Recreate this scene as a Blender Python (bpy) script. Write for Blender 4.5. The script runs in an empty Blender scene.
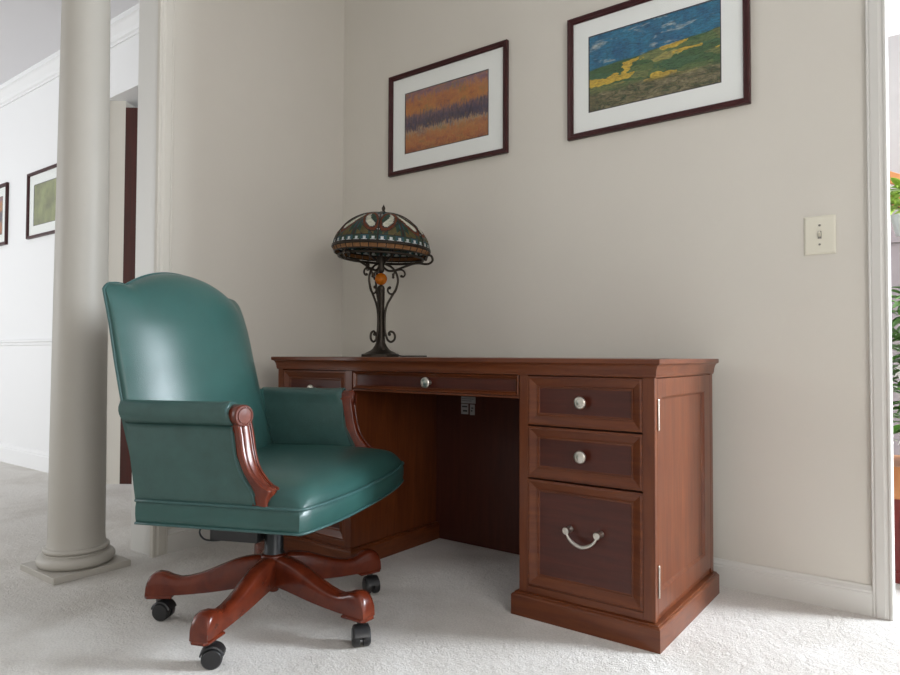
import bpy, bmesh, math, random
from mathutils import Vector, Matrix
random.seed(7)
C = bpy.data.collections.new('scene'); bpy.context.scene.collection.children.link(C)
S = bpy.context.scene
PI = math.pi

# ------------------------------------------------------------------ camera
def make_camera():
    yaw, pit, rol = -0.640, 0.0263, 0.0039
    fwd = Vector((math.sin(yaw)*math.cos(pit), math.cos(yaw)*math.cos(pit), math.sin(pit)))
    r = Vector((math.cos(yaw), -math.sin(yaw), 0)); u = r.cross(fwd)
    r2 = r*math.cos(rol) + u*math.sin(rol); u2 = -r*math.sin(rol) + u*math.cos(rol)
    cd = bpy.data.cameras.new('camera'); o = bpy.data.objects.new('camera', cd); C.objects.link(o)
    cd.sensor_width = 36; cd.lens = 668.86*36/900; cd.clip_start = .02
    m = Matrix((r2, u2, -fwd)).transposed().to_4x4(); m.translation = Vector((.6241, -1.7468, .7705))
    o.matrix_world = m; S.camera = o
make_camera()

# ------------------------------------------------------------------ world, lights, exposure
W = bpy.data.worlds.new('world'); S.world = W; W.use_nodes = True
W.node_tree.nodes['Background'].inputs[0].default_value = (1.0, .975, .92, 1)
W.node_tree.nodes['Background'].inputs[1].default_value = .62
def area(name, loc, target, sx, sy, power, col):
    l = bpy.data.lights.new(name, 'AREA'); l.shape = 'RECTANGLE'; l.size = sx; l.size_y = sy; l.energy = power; l.color = col
    o = bpy.data.objects.new(name, l); C.objects.link(o); o.location = loc
    o.rotation_euler = (Vector(target)-Vector(loc)).to_track_quat('-Z', 'Y').to_euler(); return o
area('daylight_side_window', (3.50, 2.15, 1.75), (2.5, 2.15, 1.55), 1.0, 1.3, 430, (.84, .92, 1.0))
area('daylight_hall_window', (-5.2, -3.7, 1.5), (-5.2, -2.0, 1.35), 2.4, 1.9, 85, (.92, .96, 1.0))
area('added_fill_right', (3.50, -2.3, 1.5), (2.5, -2.1, 1.35), 2.2, 1.7, 85, (1.0, .98, .96))  # added fill that brightens the left wall; no window is built here
S.view_settings.view_transform = 'Standard'; S.view_settings.look = 'None'
S.view_settings.gamma = 1; S.view_settings.use_curve_mapping = False
S.view_settings.exposure = -0.06

# ------------------------------------------------------------------ materials
def nt(name):
    m = bpy.data.materials.new(name); m.use_nodes = True
    t = m.node_tree; b = t.nodes['Principled BSDF']; return m, t, b
def N(t, typ, **kw):
    n = t.nodes.new(typ)
    for k, v in kw.items():
        if k in n.inputs: n.inputs[k].default_value = v
        else: setattr(n, k, v)
    return n
def ramp(t, stops, interp='LINEAR'):
    r = t.nodes.new('ShaderNodeValToRGB'); cr = r.color_ramp; cr.interpolation = interp
    while len(cr.elements) < len(stops): cr.elements.new(.5)
    for e, (p, c) in zip(cr.elements, stops): e.position = p; e.color = (*c, 1)
    return r
def mat(name, col, rough=.5, metal=0., spec=.5, coat=0., var=0., vscale=20., bump=0., bscale=200., stretch=(1,1,1), sheen=0.):
    m, t, b = nt(name); L = t.links
    b.inputs['Base Color'].default_value = (*col, 1); b.inputs['Roughness'].default_value = rough
    b.inputs['Metallic'].default_value = metal; b.inputs['Specular IOR Level'].default_value = spec
    b.inputs['Coat Weight'].default_value = coat; b.inputs['Coat Roughness'].default_value = .12
    b.inputs['Sheen Weight'].default_value = sheen
    tc = N(t, 'ShaderNodeTexCoord'); mp = N(t, 'ShaderNodeMapping'); mp.inputs['Scale'].default_value = stretch
    L.new(tc.outputs['Object'], mp.inputs['Vector'])
    n = N(t, 'ShaderNodeTexNoise', Scale=vscale, Detail=5.0, Roughness=.6); L.new(mp.outputs[0], n.inputs['Vector'])
    if var:
        lo = tuple(c*(1-var) for c in col); hi = tuple(min(1, c*(1+var)) for c in col)
        r = ramp(t, [(.3, lo), (.7, hi)]); L.new(n.outputs[0], r.inputs[0]); L.new(r.outputs[0], b.inputs['Base Color'])
    if bump:
        n2 = N(t, 'ShaderNodeTexNoise', Scale=bscale, Detail=4.0); L.new(mp.outputs[0], n2.inputs['Vector'])
        bp = N(t, 'ShaderNodeBump', Strength=bump, Distance=.002); L.new(n2.outputs[0], bp.inputs['Height']); L.new(bp.outputs[0], b.inputs['Normal'])
    return m
M = {}
M['wall'] = mat('wall_paint', (.63, .598, .535), .55, spec=.3, var=.015, vscale=3, bump=.08, bscale=260)
M['hall_wall'] = mat('hall_wall_paint', (.80, .80, .80), .5, spec=.3, bump=.05, bscale=200)
M['ceiling'] = mat('ceiling_paint', (.74, .73, .75), .8)
M['trim'] = mat('trim_gloss_paint', (.64, .625, .585), .32, spec=.5)
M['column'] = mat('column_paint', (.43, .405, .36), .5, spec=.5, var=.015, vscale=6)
def wood(name, dark, light, rough=.33, coat=.15, stretch=(2, 2, 26), axis=None):
    m, t, b = nt(name); L = t.links
    tc = N(t, 'ShaderNodeTexCoord'); mp = N(t, 'ShaderNodeMapping'); mp.inputs['Scale'].default_value = stretch
    L.new(tc.outputs['Object'], mp.inputs['Vector'])
    n = N(t, 'ShaderNodeTexNoise', Scale=4.0, Detail=8.0, Roughness=.62, Distortion=.5); L.new(mp.outputs[0], n.inputs['Vector'])
    r = ramp(t, [(.25, dark), (.75, light)]); L.new(n.outputs[0], r.inputs[0]); L.new(r.outputs[0], b.inputs['Base Color'])
    b.inputs['Roughness'].default_value = rough; b.inputs['Coat Weight'].default_value = coat; b.inputs['Coat Roughness'].default_value = .2
    b.inputs['Specular IOR Level'].default_value = .36
    bp = N(t, 'ShaderNodeBump', Strength=.04, Distance=.001); L.new(n.outputs[0], bp.inputs['Height']); L.new(bp.outputs[0], b.inputs['Normal'])
    return m
M['cherry_v'] = wood('cherry_wood_upright', (.070, .0145, .005), (.165, .045, .0125), stretch=(14, 14, 1.2))
M['cherry_h'] = wood('cherry_wood_level', (.070, .0145, .005), (.165, .045, .0125), stretch=(1.2, 3, 14))
M['cherry_panel'] = wood('cherry_wood_inset_shaded', (.042, .008, .0045), (.082, .017, .009), stretch=(1.2, 3, 14))  # cherry of the drawer insets, with the recess shade put into its colour
M['chair_wood'] = wood('chair_cherry_wood', (.070, .010, .004), (.155, .027, .009), rough=.27, coat=.25, stretch=(5, 5, 5))
M['frame'] = wood('picture_frame_wood', (.030, .004, .005), (.052, .007, .007), rough=.42, coat=.05, stretch=(3, 3, 3))
M['door_wood'] = wood('door_wood', (.034, .006, .003), (.065, .010, .005), rough=.4, stretch=(14, 14, 1.2))
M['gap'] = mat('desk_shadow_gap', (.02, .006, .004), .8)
M['inside'] = wood('desk_inside_wood', (.055, .013, .008), (.085, .021, .012), rough=.45, coat=.1, stretch=(14, 14, 1.2))
M['nickel'] = mat('brushed_nickel', (.62, .59, .53), .28, metal=1)
M['leather'] = mat('green_leather', (.023, .076, .068), .31, spec=.5, coat=.06, var=.10, vscale=9, bump=.22, bscale=420)
M['leather_worn'] = mat('green_leather_arm', (.030, .078, .070), .42, spec=.5, coat=.08, var=.16, vscale=18, bump=.3, bscale=300)
M['piping'] = mat('green_leather_piping', (.030, .085, .082), .4, spec=.5)
M['black'] = mat('black_plastic', (.016, .016, .017), .38)
M['black_metal'] = mat('black_metal', (.03, .032, .035), .35, metal=.6)
M['bronze'] = mat('dark_bronze', (.045, .036, .028), .42, metal=.75, var=.25, vscale=40, bump=.2, bscale=120)
M['ivory'] = mat('ivory_plastic', (.70, .67, .56), .35)
M['screw'] = mat('screw_metal', (.25, .24, .21), .4, metal=.6)
M['paper'] = mat('sticker_paper', (.42, .41, .41), .6)
M['ink'] = mat('sticker_ink', (.05, .05, .05), .6)
M['matboard'] = mat('matboard_white', (.80, .82, .79), .8)
M['fillet'] = mat('dark_fillet', (.03, .025, .035), .5)
M['terracotta'] = mat('red_glazed_pot', (.16, .012, .010), .3)
M['orange_wood'] = wood('orange_wood', (.40, .15, .05), (.55, .24, .09), rough=.4, stretch=(3, 3, 3))
M['leaf'] = mat('leaf_green', (.09, .22, .035), .4, var=.5, vscale=14)
M['leaf_light'] = mat('leaf_lime', (.33, .50, .08), .4, var=.35, vscale=14)
M['petal'] = mat('white_petal', (.85, .83, .80), .5)
M['white_pot'] = mat('white_glazed_pot', (.75, .80, .80), .3)
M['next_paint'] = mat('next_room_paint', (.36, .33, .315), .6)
M['mauve'] = mat('mauve_paint', (.30, .26, .27), .6)

def carpet():
    m, t, b = nt('cream_carpet'); L = t.links
    tc = N(t, 'ShaderNodeTexCoord')
    a = N(t, 'ShaderNodeTexNoise', Scale=3.2, Detail=3.0, Roughness=.55, Distortion=.6)
    c = N(t, 'ShaderNodeTexNoise', Scale=170.0, Detail=3.0, Roughness=.7)
    d = N(t, 'ShaderNodeTexNoise', Scale=38.0, Detail=3.0, Roughness=.6)
    for n in (a, c, d): L.new(tc.outputs['Object'], n.inputs['Vector'])
    r = ramp(t, [(.36, (.66, .622, .57)), (.62, (.79, .76, .715))]); L.new(a.outputs[0], r.inputs[0])
    r2 = ramp(t, [(.30, (.78, .78, .78)), (.62, (1, 1, 1))]); L.new(c.outputs[0], r2.inputs[0])
    mx = N(t, 'ShaderNodeMix', data_type='RGBA', blend_type='MULTIPLY'); mx.inputs[0].default_value = 1
    L.new(r.outputs[0], mx.inputs[6]); L.new(r2.outputs[0], mx.inputs[7]); L.new(mx.outputs[2], b.inputs['Base Color'])
    b.inputs['Roughness'].default_value = .95; b.inputs['Specular IOR Level'].default_value = .1; b.inputs['Sheen Weight'].default_value = .25
    ad = N(t, 'ShaderNodeMath', operation='ADD'); ad2 = N(t, 'ShaderNodeMath', operation='MULTIPLY'); ad2.inputs[1].default_value = 1.4
    L.new(d.outputs[0], ad2.inputs[0]); L.new(c.outputs[0], ad.inputs[0]); L.new(ad2.outputs[0], ad.inputs[1])
    bp = N(t, 'ShaderNodeBump', Strength=.75, Distance=.008); L.new(ad.outputs[0], bp.inputs['Height']); L.new(bp.outputs[0], b.inputs['Normal'])
    return m
M['carpet'] = carpet()

def glass(name, rough=.02):
    m = bpy.data.materials.new(name); m.use_nodes = True; t = m.node_tree; t.nodes.clear()
    o = N(t, 'ShaderNodeOutputMaterial'); mx = N(t, 'ShaderNodeMixShader'); tr = N(t, 'ShaderNodeBsdfTransparent'); g = N(t, 'ShaderNodeBsdfGlossy', Roughness=rough)
    f = N(t, 'ShaderNodeFresnel', IOR=1.45)
    ge = N(t, 'ShaderNodeNewGeometry'); iv = N(t, 'ShaderNodeMath', operation='SUBTRACT'); iv.inputs[0].default_value = 1; mu = N(t, 'ShaderNodeMath', operation='MULTIPLY')
    t.links.new(ge.outputs['Backfacing'], iv.inputs[1]); t.links.new(iv.outputs[0], mu.inputs[0]); t.links.new(f.outputs[0], mu.inputs[1]); t.links.new(mu.outputs[0], mx.inputs[0]); t.links.new(tr.outputs[0], mx.inputs[1]); t.links.new(g.outputs[0], mx.inputs[2]); t.links.new(mx.outputs[0], o.inputs[0])
    return m
M['glass'] = glass('picture_glass')
def translucent(name, col, rough=.25, mixf=.5):
    m = bpy.data.materials.new(name); m.use_nodes = True; t = m.node_tree; b = t.nodes['Principled BSDF']
    o = t.nodes['Material Output']; b.inputs['Base Color'].default_value = (*col, 1); b.inputs['Roughness'].default_value = rough
    n = N(t, 'ShaderNodeTexNoise', Scale=60.0, Detail=3.0); tc = N(t, 'ShaderNodeTexCoord'); t.links.new(tc.outputs['Object'], n.inputs['Vector'])
    r = ramp(t, [(.3, tuple(c*.75 for c in col)), (.7, tuple(min(1, c*1.2) for c in col))]); t.links.new(n.outputs[0], r.inputs[0]); t.links.new(r.outputs[0], b.inputs['Base Color'])
    tl = N(t, 'ShaderNodeBsdfTranslucent'); t.links.new(r.outputs[0], tl.inputs[0])
    mx = N(t, 'ShaderNodeMixShader'); mx.inputs[0].default_value = mixf
    t.links.new(b.outputs[0], mx.inputs[1]); t.links.new(tl.outputs[0], mx.inputs[2]); t.links.new(mx.outputs[0], o.inputs[0])
    return m
M['g_cream'] = translucent('glass_cream', (.85, .86, .72)); M['g_green'] = translucent('glass_green', (.05, .10, .07))
M['g_olive'] = translucent('glass_olive', (.16, .13, .05)); M['g_teal'] = translucent('glass_teal', (.05, .13, .15))
M['g_red'] = translucent('glass_russet', (.22, .06, .03)); M['g_white'] = translucent('glass_white', (.80, .86, .84))
M['g_amber'] = translucent('glass_amber', (.42, .21, .09)); M['g_ball'] = translucent('glass_amber_ball', (.75, .26, .02), .1, .55)

def art(name, kind):
    """generic painted landscape in local picture coordinates (x across, z up; both 0..1 of the print)"""
    m, t, b = nt(name); L = t.links
    tc = N(t, 'ShaderNodeTexCoord'); sp = N(t, 'ShaderNodeSeparateXYZ'); L.new(tc.outputs['UV'], sp.inputs[0])
    def noise(scale, stretch=(1,1,1), detail=4., dist=.3, rough=.6):
        mp = N(t, 'ShaderNodeMapping'); mp.inputs['Scale'].default_value = stretch; L.new(tc.outputs['UV'], mp.inputs['Vector'])
        n = N(t, 'ShaderNodeTexNoise', Scale=scale, Detail=detail, Distortion=dist, Roughness=rough); L.new(mp.outputs[0], n.inputs['Vector']); return n.outputs[0]
    def math_(op, a, b_):
        n = N(t, 'ShaderNodeMath', operation=op)
        for i, v in enumerate((a, b_)):
            if isinstance(v, (int, float)): n.inputs[i].default_value = v
            else: L.new(v, n.inputs[i])
        return n.outputs[0]
    def mix(f, a, b_):
        n = N(t, 'ShaderNodeMix', data_type='RGBA')
        L.new(f, n.inputs[0])
        for i, v in ((6, a), (7, b_)):
            if isinstance(v, tuple): n.inputs[i].default_value = (*v, 1)
            else: L.new(v, n.inputs[i])
        return n.outputs[2]
    def rm(v, stops, interp='LINEAR'):
        r = ramp(t, stops, interp); L.new(v, r.inputs[0]); return r.outputs[0]
    x, y = sp.outputs[0], sp.outputs[1]
    if kind == 'autumn':
        jag = math_('MULTIPLY', math_('SUBTRACT', noise(9, (6, .7, 1), 6., 0., .75), .5), .50)
        v = math_('ADD', y, jag)
        base = rm(v, [(0, (.20, .05, .025)), (.12, (.36, .10, .03)), (.27, (.38, .15, .05)), (.335, (.30, .26, .20)), (.37, (.045, .04, .075)), (.50, (.05, .045, .09)), (.60, (.14, .08, .10)), (.66, (.42, .15, .03)), (.84, (.38, .12, .04)), (.92, (.20, .10, .14)), (1, (.16, .10, .18))])
        stroke = rm(noise(16, (2.2, 1, 1), 6., 1.2, .75), [(.38, (0, 0, 0)), (.62, (1, 1, 1))])
        col = mix(math_('MULTIPLY', stroke, .8), base, rm(noise(5, (1, 1, 1)), [(.35, (.16, .06, .05)), (.5, (.45, .20, .05)), (.65, (.16, .15, .06))]))
        tr = math_('MULTIPLY', rm(noise(30, (1, .12, 1), 3., 0.), [(.52, (0, 0, 0)), (.58, (1, 1, 1))]), rm(y, [(.36, (0, 0, 0)), (.42, (1, 1, 1)), (.60, (1, 1, 1)), (.76, (0, 0, 0))]))
        base = mix(math_('MULTIPLY', tr, .75), base, (.02, .018, .035))
        keep = rm(v, [(.34, (1, 1, 1)), (.40, (.25, .25, .25)), (.58, (.25, .25, .25)), (.66, (1, 1, 1))])
        col = mix(keep, base, col)
    else:
        hz = math_('ADD', y, math_('ADD', math_('MULTIPLY', x, -.12), math_('MULTIPLY', math_('SUBTRACT', noise(4, (1, .1, 1)), .5), .10)))
        sky = mix(rm(noise(4.2, (1.2, 2.2, 1), 6., .4), [(.56, (0, 0, 0)), (.66, (1, 1, 1))]), rm(noise(5, (2, 1, 1), 5.), [(.3, (.006, .10, .22)), (.7, (.02, .20, .32))]), (.42, .48, .46))
        vo = N(t, 'ShaderNodeTexVoronoi', Scale=7.5); mp = N(t, 'ShaderNodeMapping'); mp.inputs['Scale'].default_value = (.7, 1.7, 1); mp.inputs['Rotation'].default_value = (0, 0, .3)
        L.new(tc.outputs['UV'], mp.inputs['Vector']); wv = N(t, 'ShaderNodeTexNoise', Scale=9.0, Detail=4.0); L.new(tc.outputs['UV'], wv.inputs['Vector']); va = N(t, 'ShaderNodeVectorMath', operation='MULTIPLY_ADD'); va.inputs[1].default_value = (.22, .22, 0); L.new(wv.outputs[1], va.inputs[0]); L.new(mp.outputs[0], va.inputs[2]); L.new(va.outputs[0], vo.inputs['Vector'])
        s2 = N(t, 'ShaderNodeSeparateColor'); L.new(vo.outputs['Color'], s2.inputs[0])
        field = rm(s2.outputs[0], [(0, (.05, .12, .035)), (.2, (.10, .16, .045)), (.38, (.17, .20, .06)), (.52, (.05, .13, .05)), (.66, (.60, .40, .04)), (.8, (.15, .17, .05)), (.9, (.33, .30, .08))], 'CONSTANT')
        low = rm(noise(11, (1, 1.4, 1), 6., 1., .7), [(.35, (.03, .07, .025)), (.5, (.14, .12, .05)), (.62, (.26, .22, .12))])
        f2 = mix(rm(math_('ADD', y, math_('MULTIPLY', noise(4), .2)), [(.30, (0, 0, 0)), (.38, (1, 1, 1))]), low, field)
        col = mix(rm(hz, [(.535, (0, 0, 0)), (.55, (1, 1, 1))]), f2, sky)
        st = rm(noise(26, (1, 2.5, 1), 6., 1.), [(.38, (.45, .45, .45)), (.58, (1, 1, 1))])
        mm = N(t, 'ShaderNodeMix', data_type='RGBA', blend_type='MULTIPLY'); mm.inputs[0].default_value = 1.0; L.new(col, mm.inputs[6]); L.new(st, mm.inputs[7]); col = mm.outputs[2]
    L.new(col, b.inputs['Base Color']); b.inputs['Roughness'].default_value = .6
    return m
M['art_meadow'] = mat('meadow_print', (.20, .22, .09), .6, var=.55, vscale=7)
M['art_autumn'] = art('autumn_woodland_print', 'autumn'); M['art_fields'] = art('green_fields_print', 'fields')

# ------------------------------------------------------------------ mesh helpers
class MB:
    def __init__(s): s.v = []; s.f = []; s.mi = []; s.uv = None
    def add(s, vs, fs, mi=0):
        b = len(s.v); s.v += [Vector(v) for v in vs]
        for f in fs: s.f.append([b+i for i in f]); s.mi.append(mi)
        return s
    def box(s, x0, x1, y0, y1, z0, z1, mi=0):
        vs = [(x, y, z) for x in (x0, x1) for y in (y0, y1) for z in (z0, z1)]
        return s.add(vs, [(0,1,3,2), (4,6,7,5), (0,4,5,1), (2,3,7,6), (0,2,6,4), (1,5,7,3)], mi)
    def loft(s, loops, closed=True, cap=True, mi=0):
        """loops: equal-length rings of points"""
        n = len(loops[0]); vs = [p for l in loops for p in l]; fs = []
        for k in range(len(loops)-1):
            for i in range(n if closed else n-1):
                j = (i+1) % n; fs.append((k*n+i, k*n+j, (k+1)*n+j, (k+1)*n+i))
        if cap and closed: fs.append(tuple(range(n))[::-1]); fs.append(tuple((len(loops)-1)*n+i for i in range(n)))
        return s.add(vs, fs, mi)
    def lathe(s, prof, n=32, c=(0,0,0), axis='z', cap=True, mi=0):
        loops = []
        for r, h in prof:
            l = []
            for i in range(n):
                a = 2*PI*i/n; p = (r*math.cos(a), r*math.sin(a), h)
                if axis == 'y': p = (p[0], h, p[1])
                if axis == 'x': p = (h, p[0], p[1])
                l.append((p[0]+c[0], p[1]+c[1], p[2]+c[2]))
            loops.append(l)
        return s.loft(loops, cap=cap, mi=mi)
    def tube(s, pts, r, n=8, closed=False, mi=0, cap=True):
        pts = [Vector(p) for p in pts]; m = len(pts); loops = []
        rr = r if isinstance(r, (list, tuple)) else [r]*m
        up = None
        for k in range(m):
            if closed: d = pts[(k+1) % m]-pts[k-1]
            else: d = pts[min(k+1, m-1)]-pts[max(k-1, 0)]
            d.normalize()
            if up is None:
                up = Vector((0,0,1)) if abs(d.z) < .9 else Vector((1,0,0))
            a = d.cross(up); 
            if a.length < 1e-6: a = d.orthogonal()
            a.normalize(); b = a.cross(d); up = b
            loops.append([pts[k]+(a*math.cos(2*PI*i/n)+b*math.sin(2*PI*i/n))*rr[k] for i in range(n)])
        if closed: loops.append(loops[0]); cap = False
        return s.loft(loops, cap=cap, mi=mi)
    def sphere(s, c, r, n=16, m=10, sc=(1,1,1), mi=0):
        loops = []
        for k in range(m+1):
            ph = PI*k/m; rr = max(math.sin(ph), 1e-3)
            loops.append([(c[0]+sc[0]*r*rr*math.cos(2*PI*i/n), c[1]+sc[1]*r*rr*math.sin(2*PI*i/n), c[2]-sc[2]*r*math.cos(ph)) for i in range(n)])
        return s.loft(loops, mi=mi)
    def xf(s, m):
        s.v = [m @ v for v in s.v]; return s
    def build(s, name, mats, parent=None, smooth=False, bevel=0., bseg=2, loc=None, sub=0, merge=True, off=None, angle=None):
        if not isinstance(mats, (list, tuple)): mats = [mats]
        if off is not None: s.v = [v-Vector(off) for v in s.v]
        me = bpy.data.meshes.new(name); me.from_pydata([tuple(v) for v in s.v], [], s.f)
        for m in mats: me.materials.append(m)
        for p, i in zip(me.polygons, s.mi): p.material_index = i
        if s.uv:
            ul = me.uv_layers.new(name='UVMap')
            for li, l in enumerate(me.loops): ul.data[li].uv = s.uv[l.vertex_index]
        bm = bmesh.new(); bm.from_mesh(me)
        if merge: bmesh.ops.remove_doubles(bm, verts=bm.verts, dist=1e-6)
        bmesh.ops.recalc_face_normals(bm, faces=bm.faces)
        bm.to_mesh(me); bm.free()
        o = bpy.data.objects.new(name, me); C.objects.link(o)
        if parent is not None: o.parent = parent
        if loc is not None: o.location = loc
        if smooth:
            for p in me.polygons: p.use_smooth = True
            if angle: me.set_sharp_from_angle(angle=math.radians(angle))
        if bevel:
            b = o.modifiers.new('bevel', 'BEVEL'); b.width = bevel; b.segments = bseg; b.limit_method = 'ANGLE'; b.angle_limit = math.radians(40); b.harden_normals = False
        if sub:
            b = o.modifiers.new('sub', 'SUBSURF'); b.levels = sub; b.render_levels = sub
        return o
def empty(name, label, cat, loc=(0,0,0), rz=0., group=None):
    o = bpy.data.objects.new(name, None); C.objects.link(o); o.location = loc; o.rotation_euler = (0,0,rz); o.empty_display_size = .1
    return tag(o, label, cat, group)
def tag(o, label, cat, group=None):
    o['label'] = label; o['category'] = cat
    if group: o['group'] = group
    return o
def struct(o, label=None, cat=None):
    o['kind'] = 'structure'
    if label: o['label'] = label; o['category'] = cat
    return o
def catmull(P, n=6, closed=False):
    P = [Vector(p) for p in P]; out = []; m = len(P)
    rng = range(m) if closed else range(m-1)
    for i in rng:
        p0 = P[(i-1) % m] if closed or i > 0 else P[0]; p1 = P[i]; p2 = P[(i+1) % m]; p3 = P[(i+2) % m] if closed or i+2 < m else P[-1]
        for k in range(n):
            t = k/n; out.append(.5*((2*p1)+(p2-p0)*t+(2*p0-5*p1+4*p2-p3)*t*t+(3*p1-p0-3*p2+p3)*t**3))
    if not closed: out.append(P[-1])
    return out

# ------------------------------------------------------------------ room
WY, LX = .6242, -1.8186          # back wall face, left wall face
CZ = 2.69
HY = .20                         # face of the hall's far wall
LT = .137                        # left wall thickness
LE = -.372                       # left wall's end
JX = .487                        # opening on the right: jamb face
s = MB().box(-7, 4.2, -4.4, 3.6, -.05, 0).build('floor', M['carpet']); struct(s, 'cream cut-pile carpet across the rooms', 'floor')
s = MB().box(-7, 4.2, -4.4, 3.6, CZ, CZ+.1).build('ceiling', M['ceiling']); struct(s, 'smooth off-white ceiling', 'ceiling')
b = MB(); b.box(LX-LT, JX-.018, WY, WY+.07, 0, CZ); b.box(JX-.018, 2.6, WY, WY+.07, 2.35, CZ); b.box(2.6, 3.6, WY, WY+.07, 0, CZ)
struct(b.build('wall_back', M['wall']), 'beige painted wall behind the desk', 'wall')
b = MB(); b.box(LX-LT, LX, LE+.012, WY, 0, CZ); b.box(LX-LT, LX, -4.4, LE+.012, 2.5, CZ)
struct(b.build('wall_left', M['wall']), 'beige painted wall to the left of the desk', 'wall')
# wall end facing the column, cased
b = MB(); b.box(LX-LT-.004, LX+.004, LE, LE+.014, 0, 2.5)
struct(b.build('trim_1', M['trim'], bevel=.003), 'glossy cream boards capping the end of the left wall', 'trim')
def casing(b, xa, xb, face, out, z0, z1, axis):
    """moulded casing: xa..xb across, face plane, out = +-1 direction"""
    prof = [(0, 0), (0, .012), (.06, .0135), (.12, .0125), (.20, .015), (.60, .0175), (.68, .0160), (.80, .0160), (.86, .0195), (.97, .0195), (1, .018), (1, 0)]
    lo = []
    for z in (z0, z1):
        l = []
        for t, d in prof:
            u = xa+(xb-xa)*t
            l.append((u, face+out*d, z) if axis == 'y' else (face+out*d, u, z))
        lo.append(l)
    b.loft(lo)
b = MB(); casing(b, LE+.066, LE, LX, 1, 0, 2.5, 'x')
struct(b.build('trim_2', M['wall']), 'moulded casing on the end of the left wall', 'trim')
# right opening: casing and jamb
b = MB(); casing(b, JX-.052, JX, WY, -1, 0, 2.35, 'y'); b.box(JX-.018, JX, WY-.004, WY+.074, 0, 2.35)
b.box(JX-.052, 2.6, WY-.02, WY, 2.35, 2.42)
struct(b.build('trim_3', M['trim'], bevel=.0012), 'moulded white casing and jamb of the right opening', 'trim')
def baseboard(name, p0, p1, out, h, m, label, t=.014):
    prof = [(0, 0), (t, 0), (t, h*.74), (t*.82, h*.78), (t*.85, h*.84), (t*.45, h*.93), (t*.3, h), (0, h)]
    p0 = Vector(p0); p1 = Vector(p1); out = Vector(out); lo = [[p+out*d+Vector((0,0,z)) for d, z in prof] for p in (p0, p1)]
    return struct(MB().loft(lo).build(name, m), label, 'baseboard')
baseboard('baseboard_back', (LX, WY, 0), (JX-.052, WY, 0), (0, -1, 0), .088, M['trim'], 'white moulded baseboard along the back wall')
baseboard('baseboard_left', (LX, WY, 0), (LX, LE+.066, 0), (1, 0, 0), .088, M['trim'], 'white moulded baseboard along the left wall')
# hall on the left
AX = -3.40; ddx, ddy = .80, .60
b = MB(); b.box(-7, AX, HY, HY+.18, 0, CZ); b.box(AX, LX-LT, HY, HY+.18, 2.29, CZ)
struct(b.build('wall_hall', M['hall_wall']), 'bright white hall wall with pictures, left of the column', 'wall')
b = MB(); x0 = AX; L1 = .30
q = [(x0, HY+.02), (x0+ddx*.10, HY+.02+ddy*.10), (x0+ddx*.10-.05, HY+.02+ddy*.10+.08), (x0-.06, HY+.10)]
b.loft([[(x, y, 0.0) for x, y in q], [(x, y, 2.29) for x, y in q]])
struct(b.build('wall_niche', M['wall']), 'angled cream wall inside the hall opening', 'wall')
b = MB(); k0, k1 = .10, .40
q = [(x0+ddx*k0, HY+.02+ddy*k0), (x0+ddx*k1, HY+.02+ddy*k1), (x0+ddx*k1-.06, HY+.02+ddy*k1+.08), (x0+ddx*k0-.06, HY+.02+ddy*k0+.08)]
b.loft([[(x, y, 0.0) for x, y in q], [(x, y, 2.25) for x, y in q]])
struct(b.build('door_1', M['door_wood']), 'tall dark red wooden door frame in the hall opening', 'door')
b = MB(); b.box(AX-.3, LX-LT, HY+.18, 1.9, 2.30, 2.4); struct(b.build('ceiling_niche', M['ceiling']))
b = MB(); b.box(AX-.3, LX-LT, 1.5, 1.6, 0, 2.3); struct(b.build('wall_rear_hall', M['hall_wall']))
b = MB()
prof = [(0, 2.585), (.010, 2.585), (.012, 2.597), (.022, 2.603), (.030, 2.622), (.055, 2.652), (.062, 2.658), (.070, 2.662), (.072, CZ), (0, CZ)]
b.loft([[(x, HY-d, z) for d, z in prof] for x in (-7, LX-LT)])
struct(b.build('trim_4', M['hall_wall']), 'white crown moulding at the top of the hall wall', 'trim')
b = MB(); b.loft([[(x, HY-d, z) for d, z in [(0, .825), (.010, .828), (.012, .845), (.022, .850), (.022, .862), (0, .866)]] for x in (-7, AX)])
struct(b.build('trim_5', M['hall_wall']), 'white chair rail along the hall wall', 'trim')
baseboard('baseboard_hall', (-7, HY, 0), (AX, HY, 0), (0, -1, 0), .13, M['hall_wall'], 'white baseboard along the hall wall')
# far left side wall of the hall and room walls out of sight
struct(MB().box(-7.1, -7, -4.4, 3.6, 0, CZ).build('wall_hall_side', M['hall_wall']), None)
# next room on the right: far wall, side wall with the window
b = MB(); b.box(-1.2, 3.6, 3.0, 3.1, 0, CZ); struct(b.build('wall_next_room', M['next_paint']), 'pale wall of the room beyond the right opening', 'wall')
b = MB(); b.box(-1.0, 3.6, 2.985, 3.0, 0, 1.62); struct(b.build('trim_6', M['mauve']), 'mauve panelled lower part of the next room wall', 'trim')
b = MB(); yA, yB, zA, zB = 1.62, 2.68, 1.05, 2.45
b.box(3.6, 3.7, -4.4, yA, 0, CZ); b.box(3.6, 3.7, yB, 3.1, 0, CZ); b.box(3.6, 3.7, yA, yB, 0, zA); b.box(3.6, 3.7, yA, yB, zB, CZ)
struct(b.build('wall_right', M['hall_wall']))
b = MB(); 
for y0, y1, z0, z1 in ((yA, yB, zA, zA+.05), (yA, yB, zB-.05, zB), (yA, yA+.05, zA, zB), (yB-.05, yB, zA, zB), (yA, yB, 1.73, 1.77)): b.box(3.62, 3.66, y0, y1, z0, z1)
struct(b.build('window_1', M['trim']))

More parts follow.
